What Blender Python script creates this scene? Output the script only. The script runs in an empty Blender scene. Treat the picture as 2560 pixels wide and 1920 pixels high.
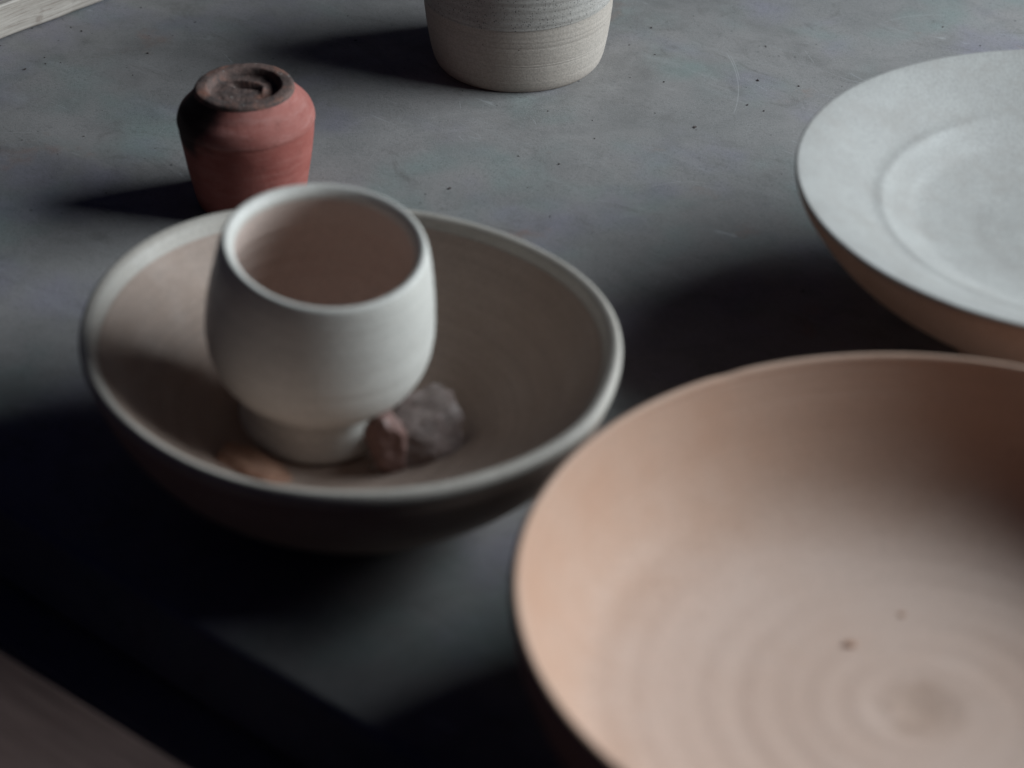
import bpy, bmesh, math, random
from mathutils import Vector, Matrix, noise as mnoise

# ------------------------------------------------------------------ camera, world, light, exposure
scene = bpy.context.scene
COL = scene.collection
H = 0.6033                      # lens height above the table (m)
PITCH = math.radians(34.2)
F_PX = 6044.4                   # 85 mm on 36 mm, in photo pixels (2560 wide)

cam_data = bpy.data.cameras.new("camera")
cam = bpy.data.objects.new("camera", cam_data)
COL.objects.link(cam)
cam.location = (0, 0, H)
cam.rotation_euler = (math.pi / 2 - PITCH, 0, 0)
cam_data.lens = 85
cam_data.sensor_width = 36
cam_data.clip_start = 0.02
cam_data.clip_end = 60
cam_data.dof.use_dof = True
cam_data.dof.focus_distance = 1.30
cam_data.dof.aperture_fstop = 6.2
scene.camera = cam

world = bpy.data.worlds.new("World")
scene.world = world
world.use_nodes = True
bg = world.node_tree.nodes["Background"]
bg.inputs[0].default_value = (0.22, 0.28, 1.0, 1)
bg.inputs[1].default_value = 0.012

LT = Vector((0.10, 0.93, 0.03))          # what the window light points at
AZ, EL, LD = math.radians(9), math.radians(31), 1.30
ldir = Vector((math.cos(AZ) * math.cos(EL), math.sin(AZ) * math.cos(EL), math.sin(EL)))
ld = bpy.data.lights.new("window_light", 'AREA')
ld.shape = 'RECTANGLE'
ld.size, ld.size_y = 1.10, 0.66
ld.energy = 35.5
ld.color = (0.82, 0.935, 1.0)
lo = bpy.data.objects.new("window_light", ld)
COL.objects.link(lo)
lo.location = LT + ldir * LD
lo.rotation_euler = (-ldir).to_track_quat('-Z', 'Y').to_euler()

vs = scene.view_settings
vs.view_transform = 'Standard'
vs.look = 'None'
vs.exposure = 0.0
vs.gamma = 1.0
vs.use_curve_mapping = False
scene.cycles.max_bounces = 10
scene.cycles.diffuse_bounces = 6
scene.cycles.use_denoising = True

rnd = random.Random(7)


# ------------------------------------------------------------------ helpers
def on_plane(x, y, z=0.0):
    """photo pixel (2560x1920) -> point of the plane at height z"""
    dx, dy = (x - 1280) / F_PX, -(y - 960) / F_PX
    d = Vector((dx, math.cos(PITCH) + dy * math.sin(PITCH), -math.sin(PITCH) + dy * math.cos(PITCH)))
    t = (z - H) / d.z
    return Vector((0, 0, H)) + d * t


def spline(pts, n=8):
    out = []
    P = [Vector(p) for p in pts]
    for i in range(len(P) - 1):
        p0 = P[i - 1] if i > 0 else P[i] * 2 - P[i + 1]
        p1, p2 = P[i], P[i + 1]
        p3 = P[i + 2] if i + 2 < len(P) else P[i + 1] * 2 - P[i]
        for k in range(n):
            t = k / n
            out.append(0.5 * ((2 * p1) + (-p0 + p2) * t + (2 * p0 - 5 * p1 + 4 * p2 - p3) * t * t
                              + (-p0 + 3 * p1 - 3 * p2 + p3) * t ** 3))
    out.append(P[-1])
    return [(max(p.x, 0.0), p.y) for p in out]


def lathe(name, prof, mat, parent=None, segs=160, deform=None):
    """surface of revolution of (r,z) points; deform(r,z,theta)->(r,z); r=0 ends are closed by a fan"""
    verts, faces, rings = [], [], []
    for r, z in prof:
        if r < 1e-6:
            rr, zz = deform(0.0, z, 0.0) if deform else (0, z)
            rings.append([len(verts)])
            verts.append((0, 0, zz))
        else:
            ring = []
            for k in range(segs):
                th = 2 * math.pi * k / segs
                rr, zz = deform(r, z, th) if deform else (r, z)
                ring.append(len(verts))
                verts.append((rr * math.cos(th), rr * math.sin(th), zz))
            rings.append(ring)
    for a, b in zip(rings, rings[1:]):
        if len(a) == 1 and len(b) == 1:
            continue
        for k in range(segs):
            k2 = (k + 1) % segs
            if len(a) == 1:
                faces.append((a[0], b[k2], b[k]))
            elif len(b) == 1:
                faces.append((a[k], a[k2], b[0]))
            else:
                faces.append((a[k], a[k2], b[k2], b[k]))
    me = bpy.data.meshes.new(name)
    me.from_pydata(verts, [], faces)
    me.update()
    bm = bmesh.new()
    bm.from_mesh(me)
    bmesh.ops.recalc_face_normals(bm, faces=bm.faces)
    bm.to_mesh(me)
    bm.free()
    for p in me.polygons:
        p.use_smooth = True
    return link(name, me, mat, parent)


def link(name, me, mat, parent=None):
    o = bpy.data.objects.new(name, me)
    if mat:
        me.materials.append(mat)
    COL.objects.link(o)
    if parent:
        o.parent = parent
    return o


def thing(name, label, cat, loc, group=None, rot=None):
    o = bpy.data.objects.new(name, None)
    o.empty_display_size = 0.02
    COL.objects.link(o)
    o.location = loc
    if rot is not None:
        o.rotation_mode = 'QUATERNION'
        o.rotation_quaternion = rot
    o['label'], o['category'] = label, cat
    if group:
        o['group'] = group
    return o


# ------------------------------------------------------------------ material nodes
class NT:
    def __init__(self, name):
        self.m = bpy.data.materials.new(name)
        self.m.use_nodes = True
        self.t = self.m.node_tree
        self.b = self.t.nodes["Principled BSDF"]
        self.tc = self.t.nodes.new("ShaderNodeTexCoord").outputs["Object"]

    def n(self, kind, **kw):
        nd = self.t.nodes.new(kind)
        for k, v in kw.items():
            setattr(nd, k, v)
        return nd

    def set(self, sock, v):
        if isinstance(v, bpy.types.NodeSocket):
            self.t.links.new(v, sock)
        else:
            sock.default_value = v

    def coords(self, scale=(1, 1, 1), rot=(0, 0, 0), loc=(0, 0, 0)):
        m = self.n("ShaderNodeMapping")
        self.t.links.new(self.tc, m.inputs[0])
        m.inputs["Scale"].default_value = scale
        m.inputs["Rotation"].default_value = rot
        m.inputs["Location"].default_value = loc
        return m.outputs[0]

    def noise(self, scale, detail=4, rough=0.55, vec=None, dist=0.0):
        nd = self.n("ShaderNodeTexNoise")
        self.t.links.new(vec or self.tc, nd.inputs["Vector"])
        nd.inputs["Scale"].default_value = scale
        nd.inputs["Detail"].default_value = detail
        nd.inputs["Roughness"].default_value = rough
        nd.inputs["Distortion"].default_value = dist
        return nd.outputs["Fac"]

    def ramp(self, fac, a, b, lo=0.0, hi=1.0):
        nd = self.n("ShaderNodeMapRange", interpolation_type='SMOOTHSTEP')
        self.set(nd.inputs[0], fac)
        nd.inputs[1].default_value, nd.inputs[2].default_value = a, b
        nd.inputs[3].default_value, nd.inputs[4].default_value = lo, hi
        return nd.outputs[0]

    def math(self, op, a, b=0.0):
        nd = self.n("ShaderNodeMath", operation=op)
        self.set(nd.inputs[0], a)
        self.set(nd.inputs[1], b)
        return nd.outputs[0]

    def mix(self, fac, a, b, blend='MIX'):
        nd = self.n("ShaderNodeMix", data_type='RGBA', blend_type=blend)
        self.set(nd.inputs[0], fac)
        for s, v in ((nd.inputs[6], a), (nd.inputs[7], b)):
            self.set(s, (*v, 1) if isinstance(v, tuple) and len(v) == 3 else v)
        return nd.outputs[2]

    def specks(self, scale, size, keep, vec=None):
        """round specks: voronoi cells whose random value is below keep"""
        v = self.n("ShaderNodeTexVoronoi")
        self.t.links.new(vec or self.tc, v.inputs["Vector"])
        v.inputs["Scale"].default_value = scale
        sep = self.n("ShaderNodeSeparateColor")
        self.t.links.new(v.outputs["Color"], sep.inputs[0])
        k = self.math('LESS_THAN', sep.outputs[0], keep)
        s = self.math('MULTIPLY', sep.outputs[1], size)
        s = self.math('ADD', s, size * 0.25)
        d = self.math('DIVIDE', v.outputs["Distance"], s)
        return self.math('MULTIPLY', k, self.ramp(d, 0.6, 1.1, 1, 0))

    def bump(self, h, strength, dist, prev=None):
        nd = self.n("ShaderNodeBump")
        nd.inputs["Strength"].default_value = strength
        nd.inputs["Distance"].default_value = dist
        self.set(nd.inputs["Height"], h)
        if prev is not None:
            self.t.links.new(prev, nd.inputs["Normal"])
        return nd.outputs[0]

    def done(self, col, rough, normal=None, spec=0.35):
        self.set(self.b.inputs["Base Color"], (*col, 1) if isinstance(col, tuple) and len(col) == 3 else col)
        self.set(self.b.inputs["Roughness"], rough)
        self.b.inputs["Specular IOR Level"].default_value = spec
        if normal is not None:
            self.t.links.new(normal, self.b.inputs["Normal"])
        return self.m


def clay(name, c1, c2, speck=None, speck_scale=700, speck_size=0.35, speck_keep=0.12, rough=0.7,
         patch=22, ring=0.0, grain=0.00012, spec=0.3, stain=None, stain_at=(0.56, 0.70), stain_amt=0.75):
    t = NT(name)
    f = t.ramp(t.noise(patch, 5, 0.6), 0.3, 0.7)
    col = t.mix(f, c1, c2)
    fine = t.noise(900, 3, 0.6)
    col = t.mix(t.ramp(fine, 0.35, 0.7, 0.0, 0.22), col, (0.02, 0.02, 0.02), 'MIX')
    if stain:
        s = t.ramp(t.noise(45, 6, 0.7), *stain_at)
        col = t.mix(t.math('MULTIPLY', s, stain_amt), col, stain)
    if speck:
        col = t.mix(t.specks(speck_scale, speck_size, speck_keep), col, speck)
    nrm = t.bump(fine, 0.35, grain * 4)
    nrm = t.bump(t.noise(120, 4, 0.6), 0.3, 0.0006, nrm)
    if ring:
        lines = t.noise(1.0, 6, 0.75, t.coords((6, 6, 900)))
        nrm = t.bump(lines, ring, 0.0007, nrm)
        col = t.mix(t.ramp(lines, 0.35, 0.65, 0.0, 0.16), col, (0.10, 0.09, 0.08))
    return t.done(col, t.ramp(t.noise(60, 4), 0.3, 0.7, rough - 0.07, rough + 0.1), nrm, spec)


def arc_marks(t, arcs):
    """thin curved scratches: circle through three points of the table (local metres), with its own width"""
    out = None
    for (p0, p1, p2, w) in arcs:
        ax_, ay_, bx_, by_, cx_, cy_ = p0[0], p0[1], p1[0], p1[1], p2[0], p2[1]
        d = 2 * (ax_ * (by_ - cy_) + bx_ * (cy_ - ay_) + cx_ * (ay_ - by_))
        ux = ((ax_ ** 2 + ay_ ** 2) * (by_ - cy_) + (bx_ ** 2 + by_ ** 2) * (cy_ - ay_) + (cx_ ** 2 + cy_ ** 2) * (ay_ - by_)) / d
        uy = ((ax_ ** 2 + ay_ ** 2) * (cx_ - bx_) + (bx_ ** 2 + by_ ** 2) * (ax_ - cx_) + (cx_ ** 2 + cy_ ** 2) * (bx_ - ax_)) / d
        rad = math.hypot(ax_ - ux, ay_ - uy)
        half = math.hypot(ax_ - bx_, ay_ - by_)
        dist = []
        for c in ((ux, uy, 0), (bx_, by_, 0)):
            n = t.n("ShaderNodeVectorMath", operation='DISTANCE')
            t.t.links.new(t.coords((1, 1, 0)), n.inputs[0])
            n.inputs[1].default_value = c
            dist.append(n.outputs["Value"])
        line = t.ramp(t.math('ABSOLUTE', t.math('SUBTRACT', dist[0], rad)), w * .4, w, 1, 0)
        one = t.math('MULTIPLY', line, t.ramp(dist[1], half * .8, half * 1.05, 1, 0))
        out = one if out is None else t.math('MAXIMUM', out, one)
    return out


EA = on_plane(470, 1556)
EB = on_plane(929, 1833)
edir = (EB - EA).normalized()                     # along the table's front edge
TR = math.atan2(edir.y, edir.x)


def table_local(x, y):
    p = on_plane(x, y) - EA
    return (p.x * math.cos(TR) + p.y * math.sin(TR), -p.x * math.sin(TR) + p.y * math.cos(TR))


def table_material():
    t = NT("worn_grey_table")
    big = t.ramp(t.noise(7, 4, 0.6), 0.32, 0.68)
    col = t.mix(big, (0.220, 0.207, 0.200), (0.272, 0.249, 0.240))
    tint = t.noise(11, 3, 0.55, t.coords((1, 1, 1), loc=(3.1, 1.7, 0)))
    col = t.mix(t.ramp(tint, 0.48, 0.70, 0, 0.75), col, (0.19, 0.24, 0.225))        # greenish dust
    tint2 = t.noise(13, 3, 0.55, t.coords((1, 1, 1), loc=(9.1, 4.7, 0)))
    col = t.mix(t.ramp(tint2, 0.50, 0.72, 0, 0.65), col, (0.225, 0.205, 0.255))        # violet cast
    cloud = t.noise(38, 6, 0.68, None, 0.6)
    col = t.mix(t.ramp(cloud, 0.28, 0.62, 0.28, 0.0), col, (0.09, 0.088, 0.085))
    red = t.noise(16, 5, 0.65, t.coords((1, 1, 1), loc=(5.3, 2.2, 0)))
    col = t.mix(t.ramp(red, 0.62, 0.74, 0, 0.45), col, (0.25, 0.13, 0.095))          # clay stains
    smear = t.noise(9, 5, 0.7, t.coords((1, 6, 1), (0, 0, math.radians(-12))))
    col = t.mix(t.ramp(smear, 0.56, 0.74, 0, 0.30), col, (0.37, 0.365, 0.36))        # wiped slip
    # dull worn blotches and drawn-out scuffs
    blot = t.noise(5.5, 7, 0.72, t.coords((1, 1, 1), loc=(2.4, 8.1, 0)), 0.8)
    col = t.mix(t.ramp(blot, 0.50, 0.66, 0, 0.50), col, (0.135, 0.125, 0.118))
    blot2 = t.noise(20, 6, 0.75, t.coords((1, 2.2, 1), (0, 0, 0.5), (7.4, 3.1, 0)), 1.2)
    col = t.mix(t.ramp(blot2, 0.54, 0.68, 0, 0.42), col, (0.12, 0.108, 0.10))
    scuff = t.noise(30, 6, 0.75, t.coords((1, 7, 1), (0, 0, -0.75), (1.2, 0.4, 0)))
    col = t.mix(t.ramp(scuff, 0.60, 0.74, 0, 0.40), col, (0.36, 0.345, 0.33))
    gm = t.ramp(t.noise(17, 5, 0.7, t.coords((1, 1, 1), loc=(0.4, 6.6, 0))), 0.38, 0.62, 0.55, 1.0)
    fine = t.noise(480, 6, 0.8)
    fine2 = t.noise(1500, 3, 0.7)
    col = t.mix(t.math('MULTIPLY', gm, t.ramp(fine, 0.34, 0.50, 0.55, 0.0)), col, (0.075, 0.072, 0.075))
    col = t.mix(t.math('MULTIPLY', gm, t.ramp(fine2, 0.50, 0.72, 0.0, 0.5)), col, (0.46, 0.45, 0.44))
    fine = t.math('ADD', fine, t.math('MULTIPLY', fine2, 0.4))
    # pits and clay crumbs pressed flat
    sp1 = t.specks(260, 0.20, 0.08)
    clump = t.ramp(t.noise(14, 3), 0.45, 0.65)
    col = t.mix(t.math('MULTIPLY', sp1, clump), col, (0.03, 0.028, 0.03))
    sp2 = t.specks(70, 0.075, 0.08)
    col = t.mix(sp2, col, (0.035, 0.03, 0.03))
    # hairline scratches
    hair = 0.0
    for i, (rot, sc) in enumerate(((0.5, 5), (1.9, 7), (-0.6, 6))):
        v = t.coords((sc, sc * 5.5, 1), (0, 0, rot), (i * 3.3, i * 1.9, 0))
        n1 = t.math('ABSOLUTE', t.math('SUBTRACT', t.noise(1.0, 2, 0.4, v), 0.5), 0)
        ln = t.ramp(n1, 0.0, 0.0045, 1, 0)
        ms = t.ramp(t.noise(26, 2, 0.5, t.coords((1, 1, 1), loc=(i * 7.7 + 1, 0, 0))), 0.63, 0.70)
        one = t.math('MULTIPLY', ln, ms)
        hair = one if i == 0 else t.math('MAXIMUM', hair, one)
    col = t.mix(t.math('MULTIPLY', hair, 0.35), col, (0.52, 0.52, 0.52))
    arcs = [((1814, 129), (1845, 206), (1833, 287), .00035), ((1826, 138), (1840, 168), (1848, 195), .0003), ((2012, 126), (2024, 142), (2034, 156), .0003),
            ((397, 335), (405, 326), (413, 315), .0003), ((1148, 253), (1151, 262), (1152, 272), .0003), ((1325, 289), (1334, 300), (1341, 312), .0003),
            ((0, 332), (60, 331), (130, 328), .0003), ((1620, 470), (1700, 455), (1790, 462), .00025), ((2200, 60), (2280, 40), (2350, 38), .0003)]
    sc = arc_marks(t, [(table_local(*a), table_local(*b), table_local(*c), w) for a, b, c, w in arcs])
    col = t.mix(t.math('MULTIPLY', sc, 0.33), col, (0.45, 0.44, 0.43))
    nrm = t.bump(sc, -0.5, 0.0005)
    nrm = t.bump(fine, 0.45, 0.0005, nrm)
    nrm = t.bump(cloud, 0.12, 0.0012, nrm)
    pit = t.math('ADD', t.math('MULTIPLY', sp1, clump), t.math('ADD', sp2, hair))
    nrm = t.bump(pit, -0.5, 0.0005, nrm)
    return t.done(col, t.ramp(cloud, 0.3, 0.7, 0.62, 0.48), nrm, 0.4)


def wood_material(name, c1, c2, dark, axis_rot=0.0, rough=0.65):
    t = NT(name)
    v = t.coords((14, 420, 420), (0, 0, axis_rot))
    g = t.noise(1.0, 5, 0.65, v, 0.3)
    col = t.mix(t.ramp(g, 0.32, 0.68), c1, c2)
    v2 = t.coords((40, 1500, 1500), (0, 0, axis_rot))
    g2 = t.noise(1.0, 3, 0.6, v2)
    col = t.mix(t.ramp(g2, 0.48, 0.66, 0, 0.55), col, dark)
    st = t.noise(60, 5, 0.65)
    col = t.mix(t.ramp(st, 0.58, 0.72, 0, 0.5), col, dark)
    nrm = t.bump(g2, 0.5, 0.0005)
    nrm = t.bump(g, 0.4, 0.0008, nrm)
    return t.done(col, rough, nrm, 0.3)


M_TABLE = table_material()
M_EDGE = clay("painted_table_edge", (0.20, 0.20, 0.21), (0.26, 0.25, 0.26), (0.04, 0.04, 0.04), 300, 0.3, 0.1, 0.5, 30)
M_BOARD = wood_material("pale_bare_wood", (0.42, 0.36, 0.31), (0.58, 0.51, 0.45), (0.22, 0.16, 0.13))
M_BENCH = wood_material("dark_brown_wood", (0.12, 0.076, 0.067), (0.195, 0.13, 0.115), (0.07, 0.05, 0.045))
M_SLATE = clay("grey_gritty_top", (0.12, 0.12, 0.12), (0.18, 0.18, 0.175), (0.03, 0.03, 0.03), 500, 0.5, 0.3, 0.8, 60, 0, 0.0003)
M_BARE = clay("bare_stoneware", (0.46, 0.39, 0.335), (0.51, 0.44, 0.385), (0.05, 0.035, 0.03), 260, 0.13, 0.06, 0.72, 30, 0.18)
M_GLAZE = clay("speckled_grey_slip", (0.405, 0.365, 0.33), (0.465, 0.425, 0.39), (0.10, 0.092, 0.09), 1000, 0.36, 0.45, 0.62, 40, 0.12)


def pot_material(name, c1, c2, dusty):
    """terracotta with self-shadow painted dark on one side of the shoulder and patchy dust"""
    t = NT(name)
    col = t.mix(t.ramp(t.noise(55, 5, 0.65), 0.3, 0.7), c1, c2)
    streak = t.noise(1.0, 5, 0.7, t.coords((60, 60, 320)))
    col = t.mix(t.ramp(streak, 0.42, 0.7, 0, 0.45), col, dusty)
    col = t.mix(t.ramp(t.noise(150, 5, 0.7), 0.52, 0.75, 0, 0.5), col, (0.20, 0.07, 0.055))
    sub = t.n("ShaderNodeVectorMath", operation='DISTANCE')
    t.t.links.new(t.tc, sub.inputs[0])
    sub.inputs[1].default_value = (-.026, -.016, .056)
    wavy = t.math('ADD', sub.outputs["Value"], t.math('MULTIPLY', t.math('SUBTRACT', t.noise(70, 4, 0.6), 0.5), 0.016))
    col = t.mix(t.ramp(wavy, 0.013, 0.024, 0.92, 0), col, (0.022, 0.017, 0.016))  # self-shadow of the left shoulder, put into the colour
    fine = t.noise(900, 3, 0.6)
    nrm = t.bump(fine, 0.35, 0.0005)
    nrm = t.bump(streak, 0.35, 0.0006, nrm)
    nrm = t.bump(t.noise(120, 4, 0.6), 0.3, 0.0008, nrm)
    return t.done(col, 0.78, nrm, 0.25)


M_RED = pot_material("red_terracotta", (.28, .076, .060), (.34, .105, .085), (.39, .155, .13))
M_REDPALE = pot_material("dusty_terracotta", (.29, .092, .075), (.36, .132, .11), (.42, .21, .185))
M_SOOT = clay("charred_terracotta", (0.075, 0.055, 0.05), (0.16, 0.10, 0.085), (0.30, 0.27, 0.25), 500, 0.3, 0.1, 0.85, 160, 0, 0.0004,
              stain=(0.30, 0.13, 0.09), stain_at=(0.50, 0.66))
M_BOWL = clay("warm_grey_stoneware", (0.375, 0.265, 0.21), (0.425, 0.315, 0.26), (0.10, 0.07, 0.06), 240, 0.16, 0.05, 0.62, 16, 0.25)
M_RIM = clay("pale_glazed_lip", (0.46, 0.405, 0.355), (0.51, 0.455, 0.4), None, rough=0.5, patch=30, ring=0.0)
M_CUP = clay("white_matt_glaze", (.69, .645, .59), (.735, .69, .63), (.30, .24, .20), 420, 0.16, 0.07, rough=0.48, patch=26, spec=0.4, ring=0.10,
             stain=(.56, .51, .46), stain_at=(0.5, 0.72), stain_amt=0.35)
M_CUPIN = clay("buff_cup_lining", (0.6, 0.465, 0.405), (0.66, 0.52, 0.455), None, rough=0.6, patch=20)


def big_bowl_material():
    """orange buff wall, paler dusty pink floor, uneven border between the two"""
    t = NT("pinkish_buff_clay")
    ln = t.n("ShaderNodeVectorMath", operation='LENGTH')
    t.t.links.new(t.coords((1, 1, 0)), ln.inputs[0])
    rad = t.math('ADD', ln.outputs["Value"], t.math('MULTIPLY', t.math('SUBTRACT', t.noise(14, 4, 0.6), 0.5), 0.05))
    n = t.ramp(t.noise(12, 5, 0.6), 0.3, 0.7)
    floor_c = t.mix(n, (.60, .425, .345), (.63, .47, .395))
    wall_c = t.mix(n, (.465, .275, .19), (.495, .325, .245))
    col = t.mix(t.ramp(rad, 0.085, 0.135), floor_c, wall_c)
    rings = t.n("ShaderNodeTexNoise", noise_dimensions='1D')
    t.t.links.new(t.math('MULTIPLY', ln.outputs["Value"], 260.0), rings.inputs["W"])
    rings.inputs["Detail"].default_value = 3
    col = t.mix(t.ramp(rings.outputs["Fac"], 0.40, 0.7, 0, 0.13), col, (.40, .27, .20))
    blot = t.math('ADD', ln.outputs["Value"], t.math('MULTIPLY', t.math('SUBTRACT', t.noise(55, 3, 0.6), 0.5), 0.03))
    col = t.mix(t.ramp(blot, 0.006, 0.019, 0.5, 0), col, (.40, .265, .20))
    col = t.mix(t.specks(120, 0.12, 0.07), col, (.30, .19, .14))
    fine = t.noise(700, 4, 0.65)
    col = t.mix(t.ramp(fine, 0.38, 0.62, 0.18, 0), col, (.25, .17, .13))
    nrm = t.bump(fine, 0.3, 0.0005)
    nrm = t.bump(rings.outputs["Fac"], 0.25, 0.0006, nrm)
    return t.done(col, t.ramp(t.noise(60, 4), 0.3, 0.7, 0.62, 0.78), nrm, 0.25)


M_BIG = big_bowl_material()
M_WHITE = clay("white_slip", (0.345, 0.325, 0.307), (0.385, 0.367, 0.347), (0.16, 0.14, 0.13), 110, 0.07, 0.05, 0.6, 28, 0.0,
               stain=(0.29, 0.265, 0.245), stain_at=(0.42, 0.72), stain_amt=0.65)
M_BROWNOUT = clay("brown_bare_clay", (0.46, 0.27, 0.19), (0.5, 0.31, 0.23), None, rough=0.7, patch=20)
M_SHRED = clay("red_brown_shard", (.18, .098, .082), (.25, .145, .125), None, rough=0.5, patch=60, stain=(.22, .17, .15), stain_at=(0.54, 0.74), stain_amt=0.4)
M_SHGREY = clay("grey_brown_shard", (.20, .15, .135), (.30, .24, .22), None, rough=0.5, patch=60, stain=(.18, .095, .078), stain_at=(0.46, 0.66), stain_amt=0.4)
M_SHOR = clay("orange_shard", (0.27, 0.135, 0.085), (0.34, 0.185, 0.125), None, rough=0.7, patch=90)
M_CRUMB = clay("dry_clay_crumb", (0.05, 0.04, 0.04), (0.11, 0.085, 0.08), None, rough=0.9, patch=200)


# ------------------------------------------------------------------ setting: the table, what lies past its edge

def slab(name, mat, origin, length_neg, length_pos, depth, z0, z1, bev, parent=None, out=False):
    """box whose front-top edge runs along edir through origin; depth goes inwards"""
    bm = bmesh.new()
    g = bmesh.ops.create_cube(bm, size=1)
    L = length_neg + length_pos
    for v in g['verts']:
        x = -length_neg + (v.co.x + .5) * L
        y = (v.co.y + .5) * depth
        z = z0 + (v.co.z + .5) * (z1 - z0)
        v.co = (x, y, z)
    bmesh.ops.bevel(bm, geom=list(bm.edges), offset=bev, segments=4, profile=0.5, affect='EDGES')
    me = bpy.data.meshes.new(name)
    bm.to_mesh(me)
    bm.free()
    for p in me.polygons:
        p.use_smooth = False
    o = link(name, me, mat, parent)
    if parent is None:
        o.location = (origin.x, origin.y, 0)
        o.rotation_euler = (0, 0, TR)
    return o


table = slab("table_top", M_TABLE, EA, 1.3, 1.0, 1.5, -0.042, 0.0, 0.004)
table['kind'] = 'structure'
rail = slab("edge_rail", M_EDGE, EA, 1.29, 0.99, 0.03, -0.075, -0.046, 0.003, table)
rail.location = (0, -0.022, 0)

# second surface beyond a dark gap
BA = on_plane(0, 1611, 0.0)
bench = thing("wooden_bench", "dark brown wooden bench top across the dark gap from the grey table", "bench", (BA.x, BA.y, 0))
bench.rotation_euler = (0, 0, TR + math.radians(1.0))
for k in range(2):
    p = slab("plank", M_BENCH, EA, 0.8, 0.6, 0.18, -0.03, 0.0, 0.004, bench)
    p.location = (0, -0.181 - k * 0.184, 0)
for x in (-0.7, 0.5):
    p = slab("leg", M_BENCH, EA, 0.02, 0.03, 0.04, -0.72, -0.031, 0.003, bench)
    p.location = (x, -0.16, 0)
floor = slab("floor", M_EDGE, EA, 3, 3, 5, -0.75, -0.72, 0.001)
floor.location = (EA.x, EA.y - 2.5, 0)
floor['kind'] = 'structure'

# ------------------------------------------------------------------ pale wooden board at the back left
W0, W1 = on_plane(0, 103), on_plane(273, 0)
wd = (W1 - W0).normalized()
wb = thing("wooden_board", "pale bare wooden board with dark gritty top lying on the grey table", "board", (W0.x, W0.y, 0))
wb.rotation_euler = (0, 0, math.atan2(wd.y, wd.x))


def wobble_box(name, mat, x0, x1, y0, y1, z0, z1, amp, parent, bev=0.0012, seed=0):
    bm = bmesh.new()
    nx = 60
    vs_ = []
    for i in range(nx + 1):
        x = x0 + (x1 - x0) * i / nx
        row = []
        for (y, z) in ((y0, z0), (y0, z1), (y1, z1), (y1, z0)):
            d = Vector((x * 40 + seed, y * 9, z * 90))
            row.append(bm.verts.new((x, y + amp * mnoise.noise(d), z + amp * mnoise.noise(d + Vector((5, 3, 1))) * (1 if z > z0 else .2))))
        vs_.append(row)
    for a, b in zip(vs_, vs_[1:]):
        for k in range(4):
            bm.faces.new((a[k], b[k], b[(k + 1) % 4], a[(k + 1) % 4]))
    bm.faces.new(vs_[0])
    bm.faces.new(list(reversed(vs_[-1])))
    bmesh.ops.recalc_face_normals(bm, faces=bm.faces)
    ed = [e for e in bm.edges if len(e.link_faces) == 2 and e.calc_face_angle(0) > 0.6]
    bmesh.ops.bevel(bm, geom=ed, offset=bev, segments=2, profile=0.5, affect='EDGES')
    me = bpy.data.meshes.new(name)
    bm.to_mesh(me)
    bm.free()
    return link(name, me, mat, parent)


wobble_box("plank", M_BOARD, -0.28, 0.32, 0.0, 0.17, 0.0008, 0.0205, 0.0008, wb)
wobble_box("gritty_layer", M_SLATE, -0.275, 0.315, 0.005, 0.165, 0.0207, 0.0225, 0.0006, wb, 0.0006, 5)


# ------------------------------------------------------------------ jar at the back (cropped by the frame)
def wob(amp, freq, seed):
    def f(r, z, th):
        d = mnoise.noise(Vector((math.cos(th) * freq, math.sin(th) * freq, z * 30 + seed)))
        return r * (1 + amp * d), z
    return f


JB = on_plane(1296, 140)
jar = thing("clay_jar", "tall round jar with speckled grey upper coat above a bare pale base", "jar", (JB.x, JB.y, 0))
jp = spline([(0, .004), (.036, .0035), (.0425, .0), (.0452, .0012), (.0472, .006), (.0492, .016), (.0508, .028), (.0518, .040), (.0521, .046)], 14)


def jar_def(r, z, th):
    g = 0
    for zc, w, a in ((.0183, .0004, -.00022), (.0167, .00035, -.00018), (.0282, .0009, -.0002), (.0325, .0006, .00012)):
        zz = z + 0.0006 * math.sin(th + .7)
        g += a * math.exp(-((zz - zc) / w) ** 2)
    g += 0.00002 * math.sin(z * 2100) * (z > .004)
    return (r + .65 * g) * (1 + .004 * math.sin(2 * th + 1)), z


jp2 = []
for a, b in zip(jp, jp[1:]):
    n = max(1, int(math.hypot(b[0] - a[0], b[1] - a[1]) / .00025)) if a[1] < .047 and a[0] > .04 else 1
    for k in range(n):
        jp2.append((a[0] + (b[0] - a[0]) * k / n, a[1] + (b[1] - a[1]) * k / n))
jp2.append(jp[-1])
lathe("bare_base", jp2, M_BARE, jar, 200, jar_def)
up = spline([(.0519, .0405), (.0523, .0411), (.0525, .0435), (.0532, .053), (.0534, .064), (.0525, .076), (.0500, .087), (.0475, .094),
             (.0455, .098), (.0440, .0985), (.0425, .096), (.0465, .084), (.0490, .070), (.0490, .05), (.047, .03), (.040, .009), (.0, .007)], 10)
up = [(r, z if z < .053 else .053 + (z - .053) * .72) for r, z in up]
lathe("glazed_wall", up, M_GLAZE, jar, 200,
      lambda r, z, th: (r * (1 + .004 * math.sin(2 * th + 1)) + .00012 * math.sin(z * 1500 + th), z + .0012 * math.sin(th + .9) * max(0, 1 - abs(z - .041) / .01)))

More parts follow.
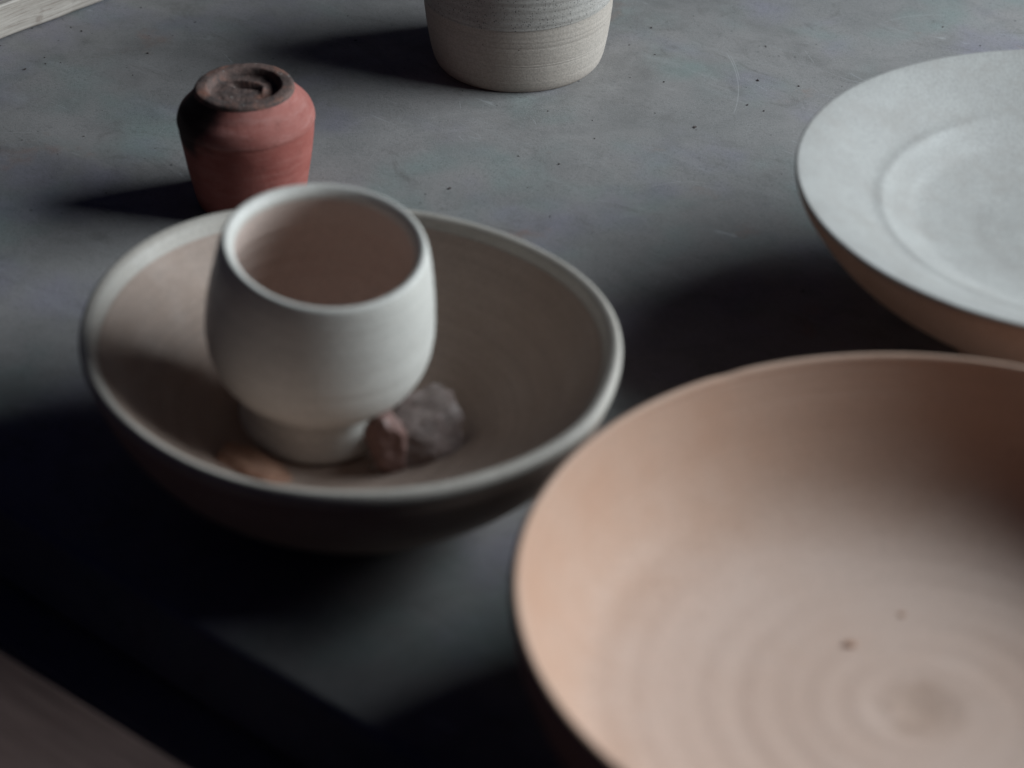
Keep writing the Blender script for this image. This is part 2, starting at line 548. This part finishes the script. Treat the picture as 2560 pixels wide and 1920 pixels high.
# ------------------------------------------------------------------ small red pot standing upside down
PB = on_plane(630, 497)
pot = thing("terracotta_pot", "small red terracotta pot standing upside down, charred foot on top", "pot", (PB.x, PB.y, 0))
pp = spline([(.0235, .004), (.0235, .0005), (.0268, .0003), (.0285, .004), (.0302, .014), (.0325, .027), (.0345, .040), (.0352, .048)], 10)
pot.scale = (.955, .955, .955)
pot_w = wob(.02, 1.1, 2)
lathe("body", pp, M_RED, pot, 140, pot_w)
ps = spline([(.0349, .0468), (.0354, .0474), (.0355, .0490), (.0350, .0515), (.0335, .0548), (.0300, .0585), (.0268, .0625), (.0252, .0648)], 10)
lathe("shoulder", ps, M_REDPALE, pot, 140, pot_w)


def foot_def(r, z, th):
    x, y = r * math.cos(th), r * math.sin(th)
    z2 = z + .0003 * mnoise.noise(Vector((x * 190, y * 190, 3))) + .00018 * mnoise.noise(Vector((x * 500, y * 500, 9)))
    # carved gouge
    u = x * math.cos(-.25) + (y - .006) * math.sin(-.25)
    v = -x * math.sin(-.25) + (y - .006) * math.cos(-.25)
    if z > .055 and r < .018:
        z2 -= .0035 * math.exp(-(v / .0016) ** 2) * math.exp(-((u - .0005) / .0065) ** 4)
        z2 += .0016 * math.exp(-((v - .003) / .0016) ** 2) * math.exp(-((u - .001) / .0075) ** 4)
        z2 += .002 * math.exp(-((x - .0095) / .0016) ** 2 - ((y - .001) / .003) ** 2)
    return r * (1 + .02 * mnoise.noise(Vector((math.cos(th) * 1.1, math.sin(th) * 1.1, z * 30 + 2)))), z2


fr = spline([(.0256, .0643), (.0252, .0660), (.0238, .0668), (.0205, .0669), (.0190, .0664), (.0178, .0645), (.0170, .0630),
             (.0140, .0626), (.0110, .0628), (.0085, .0627), (.0060, .0628), (.0035, .0627), (.0, .0628)], 8)
lathe("foot_ring", fr, M_SOOT, pot, 160, foot_def)

# ------------------------------------------------------------------ shallow white plate on the right
zc = .080
ps_ = (H - zc) / (H - .060)
PLC = Vector((0.26684 * ps_, 0.96625 * ps_, 0))
RP = .1367 * ps_
plate = thing("wide_plate", "wide shallow white plate with brown underside between jar and big bowl", "plate", (PLC.x, PLC.y, 0))
inn = spline([(RP - .0004, zc - .0012), (RP - .0008, zc), (RP - .0030, zc - .0002), (RP - .012, zc - .0038), (RP - .024, zc - .0094), (RP - .033, zc - .0136),
              (RP - .0380, zc - .0153), (RP - .0430, zc - .0172), (RP - .0500, zc - .0208), (RP - .060, zc - .0246), (.050, zc - .0280), (.025, zc - .029), (0, zc - .029)], 12)


def plate_def(r, z, th):
    k = (r / RP) ** 2
    d = .0012 * k * math.sin(2 * th + .8) + .0005 * k * math.sin(3 * th)
    d += .00038 * math.exp(-((r - (RP - .0395)) / .0022) ** 2) - .0002 * math.exp(-((r - (RP - .0445)) / .0025) ** 2)
    d += .00012 * mnoise.noise(Vector((r * 120, .7 * math.cos(th), .7 * math.sin(th))))
    return r * (1 + .004 * k * math.sin(2 * th + 2)), z + d


lathe("white_lining", inn, M_WHITE, plate, 220, plate_def)
outp = spline([(RP - .0006, zc - .0013), (RP - .0008, zc - .0040), (RP - .005, zc - .0130), (RP - .018, zc - .0300), (RP - .040, zc - .0480), (.068, .0160), (.0590, .0100), (.0580, .007)], 10)
lathe("brown_outside", outp, M_BROWNOUT, plate, 220, plate_def)
ft = spline([(.0583, .0075), (.0580, .0005), (.0565, .0), (.0525, .0), (.0515, .0008), (.0505, .009), (.03, .0105), (0, .0105)], 6)
lathe("foot_ring", ft, M_BROWNOUT, plate, 160)

# ------------------------------------------------------------------ big buff bowl, front right
hb = .085
s = (H - hb) / (H - .085)
BG = Vector((0.14437 * s, 0.64216 * s, 0))
RB = .14544 * s
big = thing("buff_bowl", "big pinkish buff clay bowl with throwing rings inside, front of the white plate", "bowl", (BG.x, BG.y, 0))
zf = .0280


def big_def(r, z, th):
    d = 0.0
    if r < RB * .86:
        ph = r * 2 * math.pi / .0125 + th
        w = min(1, max(0, (RB * .86 - r) / .02)) * min(1, r / .012)
        d = .00008 * math.sin(ph) * w
        d += .00025 * mnoise.noise(Vector((r * 95, .4 * math.cos(th), .4 * math.sin(th)))) * w
    rr = r * (1 + .004 * math.sin(2 * th + .4) + .002 * math.sin(3 * th + 2))
    if r > RB * .95:   # nick in the lip
        d -= .0006 * math.exp(-((th - 2.02) / .03) ** 2) * (z > hb - .004)
        d += .0009 * math.sin(2 * th + 1.2) * max(0, (z - .05) / .03)
    return rr, z + d


bi = spline([(0, zf - .0006), (.005, zf - .0004), (.011, zf + .0001), (.018, zf + .0004), (.04, zf + .0004), (.07, zf + .0012), (.095, zf + .0035), (RB * .77, zf + .0075),
             (RB * .84, zf + .0130), (RB * .905, zf + .0245), (RB * .942, zf + .0370), (RB * .968, hb - .006), (RB * .974, hb - .0012),
             (RB * .984, hb), (RB * .996, hb - .0016), (RB * .997, hb - .007), (RB * .975, hb - .022), (RB * .92, hb - .042),
             (RB * .80, .0260), (RB * .66, .0160), (RB * .62, .0145)], 14)
lathe("wall", bi, M_BIG, big, 256, big_def)
bf = spline([(RB * .625, .0155), (RB * .62, .0006), (RB * .60, .0), (RB * .56, .0), (RB * .545, .001), (RB * .535, .015), (.04, .016), (0, .016)], 6)
lathe("foot_ring", bf, M_BIG, big, 160)

# ------------------------------------------------------------------ oval stoneware bowl in the middle
MB = Vector((-0.06619, 0.82107, 0))
hm, RM = .070, .110
SR = .1260                                  # inside of the bowl is close to a sphere
SZ = .0125 + SR


def mid_def(r, z, th):
    k = r / RM
    w = k * k
    q = 1 - .0034 * w + w * (.0023 * math.cos(2 * th) - .0515 * math.sin(2 * th) + .0029 * math.cos(3 * th) + .0072 * math.sin(3 * th)
                             + .0024 * math.sin(4 * th))
    q += .012 * w * math.exp(-((th - 5.71) / .20) ** 2) - .006 * w * math.exp(-((th - 5.25) / .18) ** 2)
    u = max(0, (k - .8) / .2)
    d = u * (.0013 * math.sin(2 * th + 2.4) + .0010 * math.sin(3 * th + .5) + .0006 * math.sin(5 * th + 1.9))
    if r < .098 and z < hm - .004:
        d += .00022 * math.sin(r * 2 * math.pi / .009 + th) * min(1, r / .02)
    return r * q, z + d


ip = []
for i in range(40):
    r = .1022 * i / 39
    ip.append((r, SZ - math.sqrt(SR * SR - r * r)))
mid = thing("stoneware_bowl", "warm grey oval bowl with pale lip holding a white cup and shards", "bowl", (MB.x, MB.y, 0))
op = spline([(.1085, .0640), (.1065, .0560), (.0990, .0400), (.0850, .0240), (.0660, .0110), (.0520, .0065), (.0490, .0060)], 8)
lip = spline([(.1015, .0630), (.1033, .0662), (.1052, .0692), (.1080, .0702), (.1096, .0690), (.1100, .0668), (.1094, .0650), (.1084, .0637)], 6)
lathe("inner_wall", ip, M_BOWL, mid, 220, mid_def)
lathe("outer_wall", op, M_BOWL, mid, 220, mid_def)
lathe("lip", lip, M_RIM, mid, 220, mid_def)
mf = spline([(.0495, .0066), (.0485, .0004), (.0470, .0), (.0430, .0), (.0420, .0008), (.0410, .008), (.02, .0085), (0, .0085)], 6)
lathe("foot_ring", mf, M_BOWL, mid, 140, mid_def)

# ------------------------------------------------------------------ white cup resting tilted on the bowl's curved floor
ax = Vector((math.sin(math.radians(5.8)), -math.sin(math.radians(7.5)), 0))
ax.z = math.sqrt(1 - ax.x ** 2 - ax.y ** 2)
FR = .0300
foot_c = Vector((MB.x - .0050, MB.y, SZ + .0010)) - ax * math.sqrt((SR - .0003) ** 2 - FR ** 2)
cup = thing("white_cup", "white matt footed cup standing tilted inside the grey bowl", "cup", foot_c,
            rot=Vector((0, 0, 1)).rotation_difference(ax))


def cw(r, z, th):
    q = 1 + .008 * mnoise.noise(Vector((math.cos(th) * .8, math.sin(th) * .8, z * 30 + 5)))
    ridge = .00005 * math.sin(z * 2 * math.pi / .0062 + th) + .00012 * mnoise.noise(Vector((z * 260, .5 * math.cos(th), .5 * math.sin(th))))
    return r * q + ridge * (r > .02), z + .0007 * math.sin(2 * th + 1) * max(0, (z - .07) / .02)


def cw_in(r, z, th):
    r2, z2 = cw(r, z, th)
    w = min(1, max(0, (.080 - z) / .01)) * (r > .01)
    return r2 + .00022 * w * math.sin(z * 2 * math.pi / .0085 + th), z2


co = spline([(.0284, .0192), (.0302, .0208), (.0352, .0245), (.0410, .0305), (.0450, .0380), (.0468, .0475), (.0466, .0590), (.0450, .0720),
             (.0428, .0845), (.0417, .0890), (.0409, .0914), (.0396, .0922), (.0379, .0915), (.0364, .0895), (.0359, .0872)], 10)
lathe("body", co, M_CUP, cup, 180, cw)
ci = spline([(.0359, .0875), (.0368, .082), (.0388, .073), (.0412, .063), (.0415, .051), (.0395, .041), (.0350, .032), (.0270, .0255), (.014, .0235), (0, .023)], 10)
lathe("lining", ci, M_CUPIN, cup, 160, cw_in)
cf = spline([(.0290, .0199), (.0281, .0180), (.0281, .0145), (.0292, .0090), (.0308, .0040), (.0314, .0016), (.0309, .0002), (.0295, -.0001), (.0262, .0003), (.0255, .0015), (.0248, .010), (0, .011)], 8)
lathe("foot_ring", cf, M_CUP, cup, 160, cw)


# ------------------------------------------------------------------ broken shards in the bowl
def shard(name, label, mat, pos, size, euler, seed, npl=12, cat="shard"):
    """broken lump: a ball trimmed by flat break planes, edges softened, surface roughened"""
    r_ = random.Random(seed)
    planes = []
    for k in range(npl):
        n = Vector((r_.gauss(0, 1), r_.gauss(0, 1), r_.gauss(0, 1))).normalized()
        planes.append((n, r_.uniform(.52, .85)))
    bm = bmesh.new()
    bmesh.ops.create_icosphere(bm, subdivisions=4, radius=1)
    for v in bm.verts:
        d = v.co.normalized()
        q = 1.0
        for n, h in planes:
            c = d.dot(n)
            if c > .05:
                q = min(q, h / c)
        q *= 1 + .12 * mnoise.noise(d * 2.6 + Vector((seed, 0, 0))) + .05 * mnoise.noise(d * 8 + Vector((seed, 0, 0)))
        v.co = Vector((d.x * q * size[0], d.y * q * size[1], d.z * q * size[2]))
    me = bpy.data.meshes.new(name)
    bm.to_mesh(me)
    bm.free()
    o = link(name, me, mat)
    o.location = pos
    o.rotation_euler = [math.radians(e) for e in euler]
    o['label'], o['category'] = label, cat
    return o


def in_bowl(px, py, lift):
    """point on the bowl's curved inside seen at that pixel, lifted along its normal"""
    o = Vector((0, 0, H))
    d = (on_plane(px, py) - o).normalized()
    c = Vector((MB.x, MB.y, SZ))
    oc = o - c
    b = oc.dot(d)
    t = -b + math.sqrt(b * b - (oc.length_squared - SR * SR))
    p = o + d * t
    return p + (c - p).normalized() * lift


shard("pottery_shard", "red brown broken shard leaning beside the foot of the white cup", M_SHRED, in_bowl(988, 1158, .008), (.024, .013, .011), (10, 62, 78), 3)
shard("clay_lump", "grey brown broken lump behind the red brown shard in the bowl", M_SHGREY, in_bowl(1056, 1128, .009), (.028, .020, .013), (25, -20, 30), 11, 13, "lump")
shard("pottery_chip", "flat orange chip lying under the edge of the white cup", M_SHOR, in_bowl(632, 1176, .0028), (.021, .011, .0042), (-14, 16, -12), 5, 9, "chip")

# ------------------------------------------------------------------ dry clay crumbs scattered on the table
bm = bmesh.new()
spots = [(1915, 116), (1637, 137), (1892, 202), (1906, 278), (1866, 263), (1740, 318), (1738, 320), (1575, 194), (1662, 205), (1626, 70),
         (2000, 216), (1298, 391), (1401, 411), (1128, 472), (1378, 542), (2360, 68), (353, 19), (207, 78), (118, 160), (108, 144), (62, 174), (367, 134)]
for i in range(70):
    spots.append((rnd.uniform(0, 2560), rnd.uniform(0, 760)))
for i, (x, y) in enumerate(spots):
    p = on_plane(x + rnd.uniform(-4, 4), y)
    sz = rnd.uniform(.0004, .0008) if i < 22 else rnd.uniform(.00018, .00042)
    g = bmesh.ops.create_icosphere(bm, subdivisions=1, radius=sz)
    a = rnd.uniform(0, 6.28)
    st = rnd.uniform(.7, 1.9)
    for v in g['verts']:
        c = v.co * rnd.uniform(.7, 1.2)
        c.x *= st
        v.co = Vector((c.x * math.cos(a) - c.y * math.sin(a), c.x * math.sin(a) + c.y * math.cos(a), c.z * .6 + sz * .4)) + p
me = bpy.data.meshes.new("clay_crumbs")
bm.to_mesh(me)
bm.free()
cr = link("clay_crumbs", me, M_CRUMB)
cr['label'], cr['category'], cr['kind'] = "dark dry clay crumbs scattered over the grey table", "crumbs", "stuff"

for k, (x, y, sz, lab) in enumerate(((2128, 1609, .0019, "larger brown clay crumb lying on the floor of the big buff bowl"),
                                     (2254, 1536, .0012, "smaller brown clay crumb lying on the floor of the big buff bowl"))):
    p = on_plane(x, y, zf + .0008)
    b2 = bmesh.new()
    bmesh.ops.create_icosphere(b2, subdivisions=2, radius=sz)
    for v in b2.verts:
        v.co *= 1 + .4 * mnoise.noise(v.co * 700 + Vector((k * 5, 0, 0)))
        v.co.z *= .35
        v.co.x *= 1.4
    me = bpy.data.meshes.new("clay_crumb")
    b2.to_mesh(me)
    b2.free()
    o = link("clay_crumb", me, M_BROWNOUT)
    o.location = p
    o['label'], o['category'], o['group'] = lab, "crumb", "crumbs in the buff bowl"
